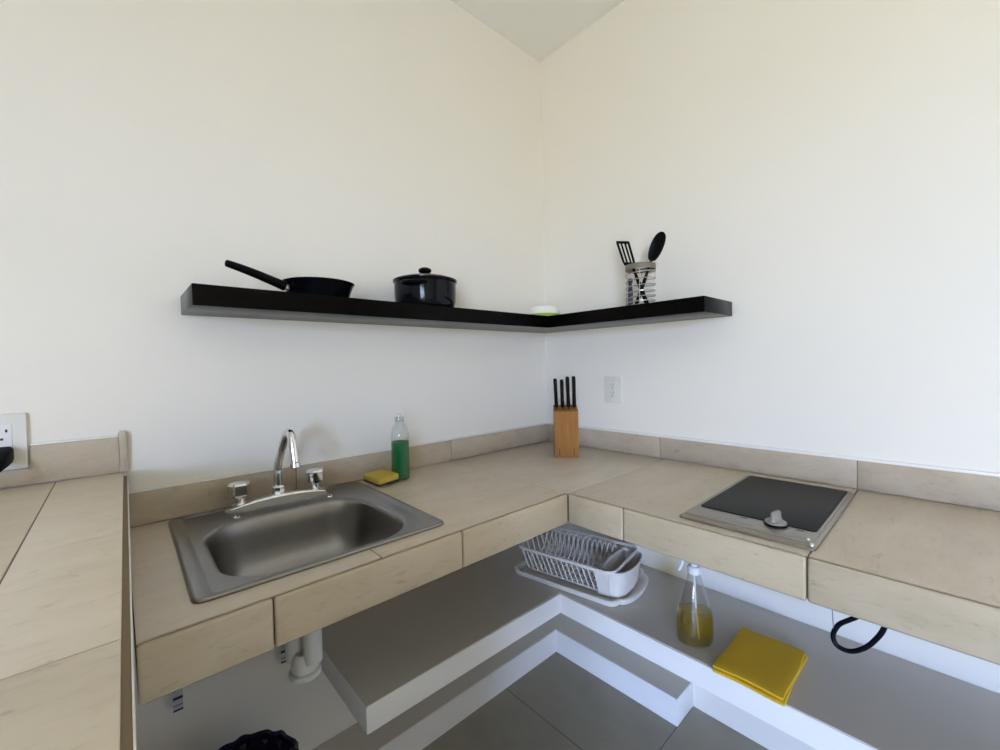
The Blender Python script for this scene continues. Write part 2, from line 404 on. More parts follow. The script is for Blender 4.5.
# ------------------------------------------------------------------ masonry shelf and plinth under the counter
b = B()
L1 = [(-1.12, 0), (-1.12, -.397), (-.399, -.397), (-.399, YE), (0, YE), (0, 0)]
prism(b, L1, 'z', -.510, -.4432, bev=.004)
b.faces.ensure_lookup_table(); b.normal_update()
ls = thing('lower_shelf', 'L-shaped masonry shelf under the counter with white front and grey top', 'shelf', (0, 0, -.510))
bmesh.ops.translate(b, vec=(0, 0, .510), verts=b.verts); obj('slab', b, M['shelfwhite'], ls)
b = B(); prism(b, [(-1.117, -.002), (-1.117, -.394), (-.396, -.394), (-.396, YE + .003), (-.002, YE + .003), (-.002, -.002)], 'z', .0664, .0684); obj('top_surface', b, M['cement'], ls)
pl = thing('plinth_step', 'low L-shaped white step at floor level along both walls', 'plinth', (0, 0, FLOOR))
P1 = [(-1.53, 0), (-1.53, -.145), (-.132, -.145), (-.132, -.691), (0, -.691), (0, 0)]
b = B(); prism(b, P1, 'z', .0005, .096, bev=.003); obj('curb', b, M['shelfwhite'], pl)
b = B(); prism(b, [(-1.528, -.002), (-1.528, -.142), (-.129, -.142), (-.129, -.688), (-.002, -.688), (-.002, -.002)], 'z', .0955, .0975); obj('top_surface', b, M['cement'], pl)

# ------------------------------------------------------------------ floating wall shelf
b = B()
prism(b, [(-1.4055, -.0005), (-1.4055, -.2176), (-.2289, -.2176), (-.2289, -.8337), (-.0005, -.8337), (-.0005, -.0005)], 'z', -.024, .024, bev=.0012)
ws = tag(obj('floating_shelf', b, M['laminate']), 'L-shaped black floating shelf wrapping the corner above the counter', 'shelf'); ws.location = (0, 0, .540)
ST = .5642

# ------------------------------------------------------------------ sink
sink = thing('kitchen_sink', 'stainless steel drop-in sink with one wide basin set in the tiled counter', 'sink', (-1.2125, -.285, 0), radians(-.6))
def off(bm, d): bmesh.ops.translate(bm, vec=d, verts=bm.verts)
ox0, ox1, oy0, oy1 = -1.455, -.970, -.539, -.035
ix0, ix1, iy0, iy1 = -1.408, -1.028, -.521, -.152
K = 8
def ins(x0, x1, y0, y1, r, d, z): return rrect(x0 + d, x1 - d, y0 + d, y1 - d, max(r - d, .004), z, K)
b = B()
rings = [ins(ox0, ox1, oy0, oy1, .02, .0, .0008), ins(ox0, ox1, oy0, oy1, .02, .0012, .0045), ins(ox0, ox1, oy0, oy1, .02, .004, .0070), ins(ox0, ox1, oy0, oy1, .02, .0105, .0072)]
rings += [rrect(ox0 + .0235, ox1 - .0150, oy0 + .0105, oy1 - .0130, .016, .0066, K), rrect(ox0 + .0265, ox1 - .022, oy0 + .0112, oy1 - .0150, .016, .0034, K), rrect(ox0 + .0310, ox1 - .0290, oy0 + .0120, oy1 - .0165, .016, .0033, K)]
rr_ = .105
rings += [ins(ix0, ix1, iy0, iy1, rr_, -.003, .0032), ins(ix0, ix1, iy0, iy1, rr_, .001, .0022), ins(ix0, ix1, iy0, iy1, rr_, .005, -.002), ins(ix0, ix1, iy0, iy1, rr_, .008, -.010)]
for d, z in ((.012, -.04), (.018, -.075), (.026, -.105), (.036, -.126), (.052, -.144), (.072, -.156), (.098, -.163), (.13, -.167)): rings.append(ins(ix0, ix1, iy0, iy1, rr_, d, z))
rings += [rrect(-1.265, -1.155, -.395, -.290, .05, -.169, K), rrect(-1.245, -1.173, -.377, -.308, .03, -.170, K)]
loft(b, rings, False, True); off(b, (1.2125, .285, 0))
basin = obj('basin', b, M['steel'], sink, 60)
sm = basin.modifiers.new('sheet', 'SOLIDIFY'); sm.thickness = .0012; sm.offset = -1
b = B(); lathe(b, [(.0, .004), (.018, .004), (.022, .0), (.034, .001), (.038, .003), (.042, .0)], 32, (-1.209 + 1.2125, -.3425 + .285, -.1685)); obj('drain', b, M['chrome'], sink)
for x, y in ((-1.324, -.1320), (-1.094, -.1280)):
    b = B(); lathe(b, [(.0, .004), (.005, .004), (.0075, .002), (.008, 0)], 16, (x + 1.2125, y + .285, .0034)); obj('hole_cover', b, M['chrome'], sink)

# ------------------------------------------------------------------ faucet
FX, FY, FZ = -1.211, -.082, .0036
fa = thing('sink_faucet', 'chrome two-handle sink faucet with a bent tall spout', 'faucet', (FX, FY, FZ), radians(-1))
b = B(); rings = []
for i in range(25):
    t = -1 + 2 * i / 24; x = t * .130
    hz = .009 + .020 * (1 - abs(t) ** 2.2); dp = .017 + .011 * (1 - t * t)
    sc = 1 if abs(t) < .9 else math.sqrt(max(.0, 1 - ((abs(t) - .9) / .1) ** 2)) * .75 + .25
    rings.append([(x, y * dp * sc, z * hz) for y, z in ((-.72, 0), (-.86, .45), (-1.0, .80), (-.93, .95), (-.70, 1), (.45, 1), (.78, .85), (.98, .35), (1, 0))])
loft(b, rings); obj('bridge_base', b, M['chrome'], fa)
b = B(); lathe(b, [(.0, .0), (.0165, .0), (.0165, .014), (.0135, .018), (.0, .018)], 8, (0, .010, .0275)); obj('spout_collar', b, M['chrome'], fa, 20)
b = B()
sp = [(0, .012, .040), (0, .012, .075), (.001, .010, .100), (.004, -.012, .138), (.008, -.038, .178), (.011, -.054, .196), (.013, -.070, .199), (.0145, -.081, .186), (.016, -.088, .156), (.017, -.094, .119)]
path = smooth_path(sp, 6); tube(b, path, .0108, 16)
spout = obj('spout', b, M['chrome'], fa)
b = B(); d = (Vector(sp[-1]) - Vector(sp[-2])).normalized(); e0 = Vector(sp[-1]); tube(b, [e0 - d * .004, e0 - d * .002, e0 + d * .009, e0 + d * .010], [.0112, .0130, .0130, .0112], 16); obj('aerator', b, M['chrome'], spout)
for x in (-.093, .100):
    b = B()
    lathe(b, [(.0, .008), (.020, .008), (.020, .016), (.0125, .019), (.0120, .030), (.017, .033), (.017, .037), (.0, .037)], 24, (x, .013, 0)); hb = obj('handle_stem', b, M['chrome'], fa)
    b = B(); lathe(b, [(.0, .036), (.022, .036), (.0265, .041), (.0265, .066), (.0235, .071), (.012, .0725), (.0, .0725)], 12, (x, .013, 0), mod=lambda u, z: 1 - .09 * (round(u * 12) % 2))
    obj('handle', b, M['chrome'], fa, 20)

# ------------------------------------------------------------------ plumbing under the sink
tr = thing('drain_trap', 'white plastic drain trap hanging below the sink, seen under the counter edge', 'pipe', (-1.2180, -.3400, -.17))
def T(p): return (p[0] + 1.209, p[1] + .3425, p[2] + .17)
b = B(); tube(b, [(0, 0, -.002), (0, 0, -.020), (0, 0, -.0205), (0, 0, -.05)], [.032, .032, .0215, .0215], 24); tube(b, [(0, 0, -.05), (0, 0, -.135)], .0205, 24); obj('tailpiece', b, M['pvc'], tr)
b = B()
rings = []
for z, w, d in ((-.118, .020, .020), (-.128, .0265, .027), (-.140, .0300, .0305), (-.153, .0300, .0305), (-.1575, .0275, .028)):
    rings.append([(-.012 + w * cos(2 * pi * i / 28), .020 + d * sin(2 * pi * i / 28), z) for i in range(28)])
loft(b, rings); obj('trap_body', b, M['pvc'], tr)
b = B(); lathe(b, [(.0, -.1578), (.031, -.1578), (.0345, -.160), (.0345, -.170), (.031, -.1735), (.020, -.1750), (.0, -.1755)], 28, (-.012, .020, 0)); obj('cleanout_ring', b, M['pvc'], tr)
b = B(); tube(b, smooth_path([(-.026, .046, -.140), (-.026, .046, -.080), (-.026, .048, -.060), (-.026, .062, -.047), (-.026, .090, -.043), (-.026, .3405, -.043)], 5), .0200, 16); obj('outlet_pipe', b, M['pvc'], tr)
b = B(); tube(b, [(-.026, .10, -.043), (-.026, .101, -.043), (-.026, .120, -.043), (-.026, .121, -.043)], [.0225, .026, .026, .0225], 16); obj('nut', b, M['pvc'], tr)
for x, tx, lab in ((-1.305, -1.446, 'water supply hose with striped tag at the far left under the sink'), (-1.111, -1.199, 'water supply hose with striped tag just left of the white drain trap')):
    h = thing('supply_hose', lab, 'hose', (tx, -.02, -.465))
    b = B(); tube(b, smooth_path([(x - tx, -.046, .368), (x - tx, -.046, .25), ((x - tx) * .6, -.02, .15), (.0, .0, .07), (0, .004, .042), (0, .0195, .038)], 6), .0062, 10); obj('hose', b, M['hose'], h)
    b = B(); prism(b, [(-.0100, -.0085), (-.0100, -.0073), (.0100, -.0073), (.0100, -.0085)], 'z', -.016, .036); obj('paper_tag', b, M['tag'], h)
bn = thing('waste_bin', 'waste bin lined with a dark navy plastic bag, on the floor under the sink', 'bin', (-1.352, -.255, FLOOR))
b = B(); lathe(b, [(.0, .002), (.085, .002), (.090, .006), (.108, .340), (.111, .345), (.106, .345), (.088, .012), (.0, .010)], 40); obj('bucket', b, M['bin'], bn)
b = B(); md = lambda u, z: 1 + .026 * sin(2 * pi * u * 15) + .010 * sin(2 * pi * u * 23 + 1)
lathe(b, [(.03, .10), (.070, .105), (.092, .24), (.102, .33), (.107, .358), (.113, .363), (.118, .355), (.119, .32), (.117, .27)], 168, mod=md)
bl = obj('bag_liner', b, M['bag'], bn)

# ------------------------------------------------------------------ sponge and soap bottle
spg = thing('kitchen_sponge', 'yellow kitchen sponge with a dark scouring side lying behind the sink', 'sponge', (-.9185, -.1000, .0060), radians(3))
b = B(); bx(b, -.035, .035, -.051, .051, .0050, .0240, .004, seg=3)
for v in b.verts: v.co.z += .0035 * sin(v.co.x * 40 + .6) - .25 * v.co.x * 0
obj('foam', b, M['foam'], spg)
b = B(); bx(b, -.035, .035, -.051, .051, .0, .0050, .0015)
for v in b.verts: v.co.z += .0035 * sin(v.co.x * 40 + .6) * (v.co.z / .0050)
obj('scouring_pad', b, M['scour'], spg)
so = thing('soap_bottle', 'clear plastic bottle half filled with green dish soap, next to the sponge', 'bottle', (-.8495, -.1040, .0005)); so.scale = (1, 1, 1.02)
b = B(); prof = [(.0, .0), (.024, .0), (.0285, .003), (.0295, .02), (.0292, .135), (.0285, .150), (.024, .167), (.017, .178), (.0135, .183), (.0130, .200)]
lathe(b, prof, 32); obj('bottle', b, M['pet'], so)
b = B(); lathe(b, [(.0, .002), (.0228, .002), (.0272, .005), (.0283, .02), (.0281, .122), (.0, .1222)], 32); obj('liquid', b, M['soap'], so)
b = B(); lathe(b, [(.0138, .184), (.0155, .186), (.0155, .200), (.0138, .202), (.006, .203), (.0055, .212), (.0, .213)], 24)
cp = obj('cap', b, M['pet'], so)
b = B(); tube(b, [(-.010, .0, .2145), (.010, .0, .2145)], .0022, 8); obj('nozzle', b, M['whiteplastic'], cp)

# ------------------------------------------------------------------ frying pan
pan = thing('frying_pan', 'black frying pan on the left part of the floating shelf, handle sticking up left', 'pan', (-1.0985, -.1165, ST))
b = B(); lathe(b, [(.0, .001), (.074, .001), (.078, .0035), (.0915, .041), (.0955, .0465), (.0968, .0478), (.094, .0488), (.0895, .042), (.076, .007), (.0, .006)], 48); obj('body', b, M['nonstick'], pan)
b = B(); hp = [(-.084, -.012, .030), (-.098, -.014, .033), (-.118, -.017, .040), (-.118, -.017, .040)]
bx(b, -.099, -.086, -.029, -.011, .018, .033, .004); obj('handle_bracket', b, M['greysteel'], pan)
b = B(); hp = smooth_path([(-.096, -.020, .028), (-.118, -.023, .035), (-.156, -.028, .047), (-.194, -.034, .0575), (-.224, -.038, .0645), (-.233, -.039, .066)], 6)
n = len(hp); tube(b, hp, [(.0130 - .0055 * (i / n)) * (1 if i < n - 4 else (.97, .88, .68, .35)[i - n + 4]) for i in range(n)], 14, flat=1.); obj('handle', b, M['nylon'], pan)

# ------------------------------------------------------------------ pot
pot = thing('cooking_pot', 'black enamel cooking pot with lid standing on the floating shelf', 'pot', (-.739, -.109, ST), 0)
b = B(); lathe(b, [(.0, .001), (.086, .001), (.097, .008), (.1020, .022), (.1040, .045), (.1045, .088), (.1085, .0925), (.1085, .0955), (.099, .0955), (.0975, .03), (.09, .012), (.0, .008)], 56); obj('body', b, M['enamel'], pot)
b = B(); lathe(b, [(.0975, .0957), (.1085, .0958), (.1090, .0985), (.104, .1010), (.085, .1075), (.05, .1125), (.0, .1145)], 56); ld = obj('lid', b, M['enamel'], pot)
b = B(); lathe(b, [(.0, .112), (.011, .112), (.010, .124), (.019, .128), (.0225, .133), (.0215, .139), (.013, .1435), (.0, .1450)], 24); obj('knob', b, M['black'], ld)
for a in (pi * 1.20, pi * .20):
    b = B(); pts = []
    for i in range(13):
        u = -1 + 2 * i / 12; rr = .1025 + .030 * (1 - abs(u) ** 2.5); aa = a + u * .36
        pts.append((rr * cos(aa), rr * sin(aa), .078 - .004 * (1 - u * u)))
    tube(b, pts, .0075, 10, flat=.8); obj('side_handle', b, M['black'], pot)

# ------------------------------------------------------------------ container in the shelf corner
bo = thing('food_container', 'small green container with a frosted domed cover in the corner of the floating shelf', 'container', (-.1765, -.150, ST))
b = B(); lathe(b, [(.0, .001), (.060, .001), (.066, .004), (.068, .012), (.069, .015), (.066, .0155), (.062, .006), (.0, .005)], 40); obj('base', b, M['limegreen'], bo)
b = B(); lathe(b, [(.0665, .0160), (.0665, .022), (.063, .034), (.054, .045), (.045, .0495), (.0, .0505)], 40); obj('cover', b, M['frosted'], bo)

# ------------------------------------------------------------------ utensil holder with what stands in it
uh = thing('utensil_holder', 'round wire coil utensil holder with a taupe rim band on the right shelf arm', 'holder', (-.120, -.568, ST))
b = B(); lathe(b, [(.0505, .136), (.0525, .136), (.0532, .138), (.0532, .153), (.0525, .155), (.0505, .155), (.0505, .136)], 48); obj('rim_band', b, M['band'], uh)
b = B(); sp_ = []
for i in range(7 * 40 + 1):
    t = i / 280; sp_.append((.0515 * cos(2 * pi * 7 * t), .0515 * sin(2 * pi * 7 * t), .004 + .130 * (t ** 1.35)))
tube(b, sp_, .0019, 6); obj('coil_wire', b, M['hose'], uh)
for k in range(4):
    a = radians(25 + 90 * k); b = B(); tube(b, [(.0496 * cos(a), .0496 * sin(a), .003), (.0496 * cos(a), .0496 * sin(a), .138)], .0013, 6); obj('upright_wire', b, M['chrome'], uh)
b = B(); lathe(b, [(.0, .0008), (.051, .0008), (.0525, .002), (.051, .0035), (.0, .0035)], 40); obj('bottom_plate', b, M['chrome'], uh)
# slotted spatula: leans to the left (towards +y)
UX, UY = -.120, -.568
def frame(p0, p1, tip, side):
    ax = (Vector(tip) - Vector(p1)).normalized(); sd = Vector(side); nor = ax.cross(sd).normalized(); o = Vector(p1) - Vector(p0)
    return lambda u, v, w=0: o + ax * u + sd * v + nor * w
p0, p1, tip = (.030, -.012, .006), (.004, .034, .1585), (-.006, .0560, .2505)
sl = thing('slotted_spatula', 'black slotted spatula leaning left in the wire utensil holder', 'spatula', (UX + p0[0], UY + p0[1], ST + p0[2]))
fr = frame(p0, p1, tip, Vector((0, 1, .24)).normalized())
b = B()
edges = [-.0170, -.0080, -.0010, .0060, .0160, .0225, .0310, .0400]
for i in range(0, 8, 2):
    rings = [[fr(u, edges[i] * s_, -.0015), fr(u, edges[i + 1] * s_, -.0015), fr(u, edges[i + 1] * s_, .0015), fr(u, edges[i] * s_, .0015)] for u, s_ in ((.014, .92), (.088, 1.0))]
    loft(b, rings)
for u0, u1, s0, s1 in ((.0, .0145, .80, .92), (.0875, .098, 1.0, .95)):
    rings = [[fr(u, -.0170 * s_, -.0015), fr(u, .0400 * s_, -.0015), fr(u, .0400 * s_, .0015), fr(u, -.0170 * s_, .0015)] for u, s_ in ((u0, s0), (u1, s1))]
    loft(b, rings)
obj('slotted_blade', b, M['nylon'], sl)
b = B(); q1 = Vector(p1) - Vector(p0); tube(b, [q1 * 0, q1 * .03, q1 * .55, q1 * .8, q1 * .97, fr(.006, 0)], [.005, .0085, .008, .005, .005, .004], 12, flat=.6); obj('handle', b, M['nylon'], sl)
# spoon: leans to the right (towards -y)
p0, p1, tip = (-.022, .008, .006), (-.001, -.041, .1600), (.004, -.083, .2555)
sn = thing('cooking_spoon', 'black cooking spoon leaning right in the wire utensil holder', 'spoon', (UX + p0[0], UY + p0[1], ST + p0[2]))
ax = (Vector(tip) - Vector(p1)).normalized(); sd = Vector((0, 1, 0)); sd = (sd - ax * sd.dot(ax)).normalized()
fr = frame(p0, p1, tip, sd); LS = (Vector(tip) - Vector(p1)).length
b = B(); rings = []
for i in range(19):
    t = i / 18; w = .0240 * math.sqrt(max(0., 1 - abs((t - .54) / (.54 if t < .54 else .465)) ** 2.2)) + .0016
    dp = .010 * sin(pi * min(1, t + .02))
    rings.append([fr(LS * t, w * s_, -dp * (1 - s_ * s_) + k * .0011) for k, s_ in [(1, q) for q in (-1, -.8, -.5, 0, .5, .8, 1)] + [(-1, q) for q in (1, .8, .5, 0, -.5, -.8, -1)]])
loft(b, rings); obj('spoon_bowl', b, M['nylon'], sn, 60)
b = B(); q1 = Vector(p1) - Vector(p0); tube(b, [q1 * 0, q1 * .03, q1 * .55, q1 * .8, q1 * .98, fr(.010, 0)], [.004, .0075, .007, .0045, .0045, .0035], 12, flat=.7); obj('handle', b, M['nylon'], sn)
ku = thing('kitchen_utensil', 'short thick indigo handled utensil hidden inside the wire utensil holder', 'utensil', (UX - .012, UY + .034, ST + .0045))
b = B(); tube(b, [(.0, .0, .0), (.0, .0, .004), (.0, .0, .060), (.0, .0, .085)], [.007, .0092, .0092, .006], 14, flat=.8); obj('handle', b, M['bluehandle'], ku)
b = B(); tube(b, [(.0, .0, .083), (.0, .0, .090), (.0, .0, .102), (.0, .0, .106)], [.005, .0095, .0095, .006], 14, flat=.4); obj('head', b, M['bluehandle'], ku)

# ------------------------------------------------------------------ knife block and knives
KX, KY, KR = -.213, -.287, radians(-47)
kb = thing('knife_block', 'bamboo knife block standing in the corner of the counter', 'knife block', (KX, KY, .0005), KR)
W2, D2 = .0465, .034
def ztop(y): return .197 + (y + D2) / (2 * D2) * .0 + (.012 if False else 0) - .016 + (y + D2) / (2 * D2) * .020
SLX = [-.0355, -.0115, .0120, .0350]
b = B()
def slabz(x0, x1, y0, y1):
    pts = [(x0, y0), (x1, y0), (x1, y1), (x0, y1)]
    loft(b, [[(x, y, .0) for x, y in pts], [(x, y, ztop(y)) for x, y in pts]])
slabz(-W2, W2, -D2, -.016); slabz(-W2, W2, .016, D2)
ed = [-W2] + [e for s in SLX for e in (s - .0018, s + .0018)] + [W2]
for i in range(0, len(ed), 2): slabz(ed[i], ed[i + 1], -.016, .016)
obj('block', b, M['bamboo'], kb, 20)
for x in (-.028, .028):
    b = B(); bx(b, x - .0016, x + .0016, -D2 - .0006, -D2 + .0005, .006, .034); obj('edge_slot', b, M['slot'], kb)
ords = ['leftmost of the four', 'second from the left of the four', 'third from the left of the four', 'rightmost of the four']
rot = Matrix.Rotation(KR, 3, 'Z')
for i, x in enumerate(SLX):
    o = rot @ Vector((x, 0, 0)); zt = .190
    k = thing('kitchen_knife', f'black-handled knife, {ords[i]} in the bamboo block', 'knife', (KX + o.x, KY + o.y, zt), KR, 'knives in the bamboo block')
    hgt = (.132, .128, .139, .140)[i]; lean = (-.004, -.002, -.003, -.001)[i]
    b = B(); rings = []
    for t, wx, wy in ((0, .0060, .0105), (.04, .0072, .0115), (.5, .0066, .0115), (.92, .0070, .0130), (.98, .0062, .0120), (1, .0035, .0090)):
        z = .0062 + (hgt - .0180) * t
        rings.append([(lean * t + px, py, z) for px, py, _ in rrect(-wx, wx, -wy, wy, min(wx, wy) * .8, 0, 3)])
    loft(b, rings); obj('handle', b, M['black'], k)
    b = B(); bx(b, -.0011, .0011, -.0145, .0125, -.135, .0060); obj('blade', b, M['black'], k)

# ------------------------------------------------------------------ outlets
ro = thing('wall_outlet', 'white double outlet on the right wall beside the knife block', 'outlet', (0, -.3725, .2560))
b = B(); prism(b, rrect(-.0410, .0410, -.0555, .0555, .005, 0, 3) and [(p[0], p[1]) for p in rrect(-.0410, .0410, -.0555, .0555, .005, 0, 3)], 'x', -.0065, -.0003, bev=.0012); obj('cover_plate', b, M['ivory'], ro)
b = B(); bx(b, -.0085, -.006, -.0175, .0175, -.034, .034, .001); rc = obj('receptacle', b, M['ivory'], ro)
for z in (.016, -.017):
    b = B(); bx(b, -.0091, -.0083, .005, .0072, z, z + .009); bx(b, -.0091, -.0083, -.0072, -.005, z, z + .009); bx(b, -.0091, -.0083, -.0028, .0028, z - .010, z - .005); obj('socket_slots', b, M['faint'], rc)
lo = thing('wall_outlet', 'large white wall outlet at the left edge above the raised bar', 'outlet', (-1.741, -.0005, .2330))
b = B(); prism(b, [(p[0], p[1]) for p in rrect(-.0625, .0625, -.0575, .0575, .003, 0, 3)], 'y', -.0085, 0, bev=.0012); obj('cover_plate', b, M['outlet'], lo)
b = B(); bx(b, -.022, .042, -.0100, -.0080, -.036, .036, .0008); rc = obj('receptacle', b, M['whiteplastic'], lo)
b = B()
for x in (.033, .019): bx(b, x, x + .003, -.0106, -.0097, .015 + (x - .019) * .3, .021 + (x - .019) * .3)
bx(b, .0255, .030, -.0106, -.0097, .003, .0075); obj('socket_slots', b, M['slot'], rc)
pg = thing('power_plug', 'black power plug with cable in the outlet at the left edge', 'plug', (-1.7150, -.0106, .2060))
b = B(); rings = []
for y, s, dz in ((0, .0175, 0), (-.014, .0180, -.002), (-.034, .0150, -.008), (-.052, .0100, -.016), (-.060, .007, -.021)): rings.append([(p[0], y, p[1] + dz) for p in rrect(-s, s, -s * .95, s * .95, s * .45, 0, 4)])
loft(b, rings); obj('plug_body', b, M['black'], pg)
b = B(); tube(b, smooth_path([(0, -.054, -.020), (-.006, -.075, -.034), (-.02, -.095, -.052), (-.05, -.115, -.0590), (-.12, -.16, -.0650), (-.20, -.19, -.0655)], 6), .0040, 10); obj('cable', b, M['rubber'], pg)

# ------------------------------------------------------------------ cooktop
ck = thing('electric_cooktop', 'built-in steel cooktop with a dark glass plate and one knob', 'cooktop', (-.321, -1.031, .0002), radians(.4))
x0, x1, y0, y1 = -.241, .240, -.132, .131
b = B(); rings = [rrect(x0, x1, y0, y1, .008, .0, 4), rrect(x0, x1, y0, y1, .008, .004, 4), rrect(x0 + .004, x1 - .004, y0 + .004, y1 - .004, .008, .0075, 4), rrect(x0 + .016, x1 - .006, y0 + .006, y1 - .006, .008, .0078, 4), rrect(x0 + .017, x1 - .007, y0 + .007, y1 - .007, .008, .0100, 4)]
loft(b, rings, False, True); obj('frame', b, M['hob'], ck, 25)
b = B(); bx(b, -.220, .222, -.112, .112, -.055, -.0003); obj('housing', b, M['black'], ck)
b = B(); rings = [rrect(x0 + .082, x1 - .016, y0 + .012, y1 - .016, .010, .0095, 5), rrect(x0 + .082, x1 - .016, y0 + .012, y1 - .016, .010, .0112, 5), rrect(x0 + .083, x1 - .017, y0 + .013, y1 - .017, .010, .0116, 5)]
loft(b, rings, False, True); gp = obj('glass_plate', b, M['hobglass'], ck, 25)
b = B(); 
for xg in (x0 + .0275, x0 + .034): bx(b, xg, xg + .0013, y0 + .018, y1 - .018, .0098, .0104)
obj('groove_trim', b, M['slot'] if False else M['greysteel'], ck)
b = B(); lathe(b, [(.0, .0), (.0225, .0), (.0225, .0035), (.0, .0036)], 32, (-.166, -.049, .0101)); kn0 = obj('knob_base', b, M['black'], ck)
b = B(); lathe(b, [(.0, .0038), (.0205, .0038), (.0205, .0070), (.017, .0095), (.0, .0102)], 32, (-.166, -.049, .0101))
rings = []
for z, w, l in ((.009, .0075, .0195), (.016, .0052, .0175), (.026, .0046, .0165), (.0285, .0032, .0145)):
    rings.append([(-.166 + p[0], -.049 + p[1], .0101 + z) for p in rrect(-l, l, -w, w, w * .9, 0, 3)])
loft(b, rings); bmesh.ops.rotate(b, verts=b.verts, cent=(-.166, -.049, 0), matrix=Matrix.Rotation(radians(-10), 3, 'Z')); obj('control_knob', b, M['knobgrey'], ck)
for y in (.012, -.094):
    b = B(); bx(b, -.172, -.167, y - .007, y + .007, .0100, .0104); obj('printed_mark', b, M['redmark'], ck)
for px, py in ((x0 + .007, y0 + .006), (x0 + .030, y0 + .016)):
    b = B(); lathe(b, [(.0, .006), (.0022, .0055), (.004, .003), (.0042, .0)], 14, (px, py, .0078)); obj('corner_glint', b, M['chrome'], ck)  # small chrome dots standing in for bright highlights at the corner

# ------------------------------------------------------------------ things hanging below the cooktop
cb = thing('power_cable', 'thick black cable hanging in a loop below the cooktop', 'cable', (-.30, -1.1975, -.0835))
b = B(); cpts = [(.02, -.005, .0), (.012, -.010, -.06), (.0, -.008, -.118), (.0, .005, -.141), (0, .019, -.155), (0, .038, -.175), (0, .048, -.203), (0, .043, -.223), (0, .027, -.229), (0, .009, -.223), (0, -.012, -.203), (0, -.029, -.176), (0, -.040, -.151), (0, -.046, -.122), (.004, -.047, -.08), (.010, -.047, -.0)]
tube(b, smooth_path(cpts, 6), .0052, 12); obj('cable_loop', b, M['rubber'], cb)
sg = tag(obj('thin_cord', (lambda q: (tube(q, smooth_path([(0, .002, 0), (0, .001, -.10), (0, .0, -.155), (0, -.003, -.198)], 5), .0011, 6), q)[1])(B()), M['lightgrey']), 'thin grey cord hanging straight down left of the black cable loop', 'cord'); sg.location = (-.303, -1.149, -.085)

# ------------------------------------------------------------------ dish rack on its drip tray
RZ = -.4416
RO = (-.428, -.178); RA = radians(-80.2)
ca, sa = cos(RA), sin(RA)
def dshape(x0, x1, y0, y1, r, z, bx_=.0, k=5, m=10):
    """rounded tray outline; the far short end bulges out by bx_ around the cutlery cup"""
    out = []
    for cx, cy, a in ((x1 - r, y1 - r, 0), (x0 + r, y1 - r, 90), (x0 + r, y0 + r, 180), (x1 - r, y0 + r, 270)):
        for i in range(k + 1):
            t = radians(a + 90 * i / k); out.append((cx + r * cos(t), cy + r * sin(t), z))
    if bx_:
        y0b, y1b = y0 + r + .0015, y1 - r - .0015
        for i in range(m + 1):
            t = -pi / 2 + pi * i / m; out.append((x1 + bx_ * cos(t), (y0b + y1b) / 2 + (y1b - y0b) / 2 * sin(t), z))
    return out
tray = thing('drip_tray', 'white plastic drip tray with raised rim under the dish rack', 'tray', (RO[0], RO[1], RZ), RA)
TW = .295; TL = .425
b = B(); rings = [dshape(.012, TL - .012, .012, TW - .012, .03, .0, .040), dshape(.006, TL - .006, .006, TW - .006, .03, .003, .042), dshape(.0, TL, .0, TW, .032, .020, .042), dshape(.002, TL - .002, .002, TW - .002, .032, .0225, .041), dshape(.010, TL - .010, .010, TW - .010, .03, .0215, .040), dshape(.016, TL - .016, .016, TW - .016, .03, .006, .036)]
loft(b, rings); tag(tray, tray['label'], 'tray'); obj('tray_body', b, M['rackplastic'], tray)
rack = thing('dish_rack', 'white plastic dish drying rack on the lower shelf, with plate ribs and a cup end', 'dish rack', (RO[0], RO[1], RZ + .0065), RA)
RX0, RX1, RY0, RY1, RH = .012, .406, .022, .273, .098
b = B(); rim = [Vector(p) for p in rrect(RX0, RX1, RY0, RY1, .035, RH, 6)]; tube(b, rim, .0042, 8, flat=1.5, closed=True)
BI, BB = .032, .012
low = [Vector(p) for p in rrect(RX0 + .026, RX1 - .022, RY0 + BI, RY1 - .018, .03, BB, 6)]; tube(b, low, .004, 8, closed=True); obj('rim_frame', b, M['rackplastic'], rack)
b = B()
for y in (.075, .115, .160, .205, .240): tube(b, [(RX0 + .027, y, BB), (RX1 - .024, y, BB)], .0028, 6)
for x in (.06, .13, .20, .27, .34, .372): tube(b, [(x, RY0 + BI + .001, BB - .0005), (x, RY1 - .019, BB - .0005)], .0022, 6)
obj('floor_grid', b, M['rackplastic'], rack)
for side_, (ya, yb_) in (('front', (RY0, RY0 + BI)), ('back', (RY1, RY1 - .018))):
    for i in range(15):
        x = RX0 + .026 + i * .0211
        b = B(); tube(b, [(x, ya, RH), (x + .012, yb_, BB)], .0031, 6, flat=.6); obj('side_slat', b, M['rackplastic'], rack)
for i in range(6):
    y = RY0 + .040 + i * .034
    b = B(); tube(b, [(RX0, y, RH), (RX0 + .026, y, BB)], .0028, 6); obj('end_slat', b, M['rackplastic'], rack)
for i in range(15):
    x = RX0 + .032 + i * .0203
    b = B(); tube(b, smooth_path([(x, RY0 + BI + .006, BB), (x, .095, .016), (x, .140, .026), (x, .178, .060), (x, .204, .100), (x, .222, .110), (x, .236, .090), (x, .246, .044), (x, .250, .008)], 4), .0026, 6); obj('plate_rib', b, M['rackplastic'], rack)
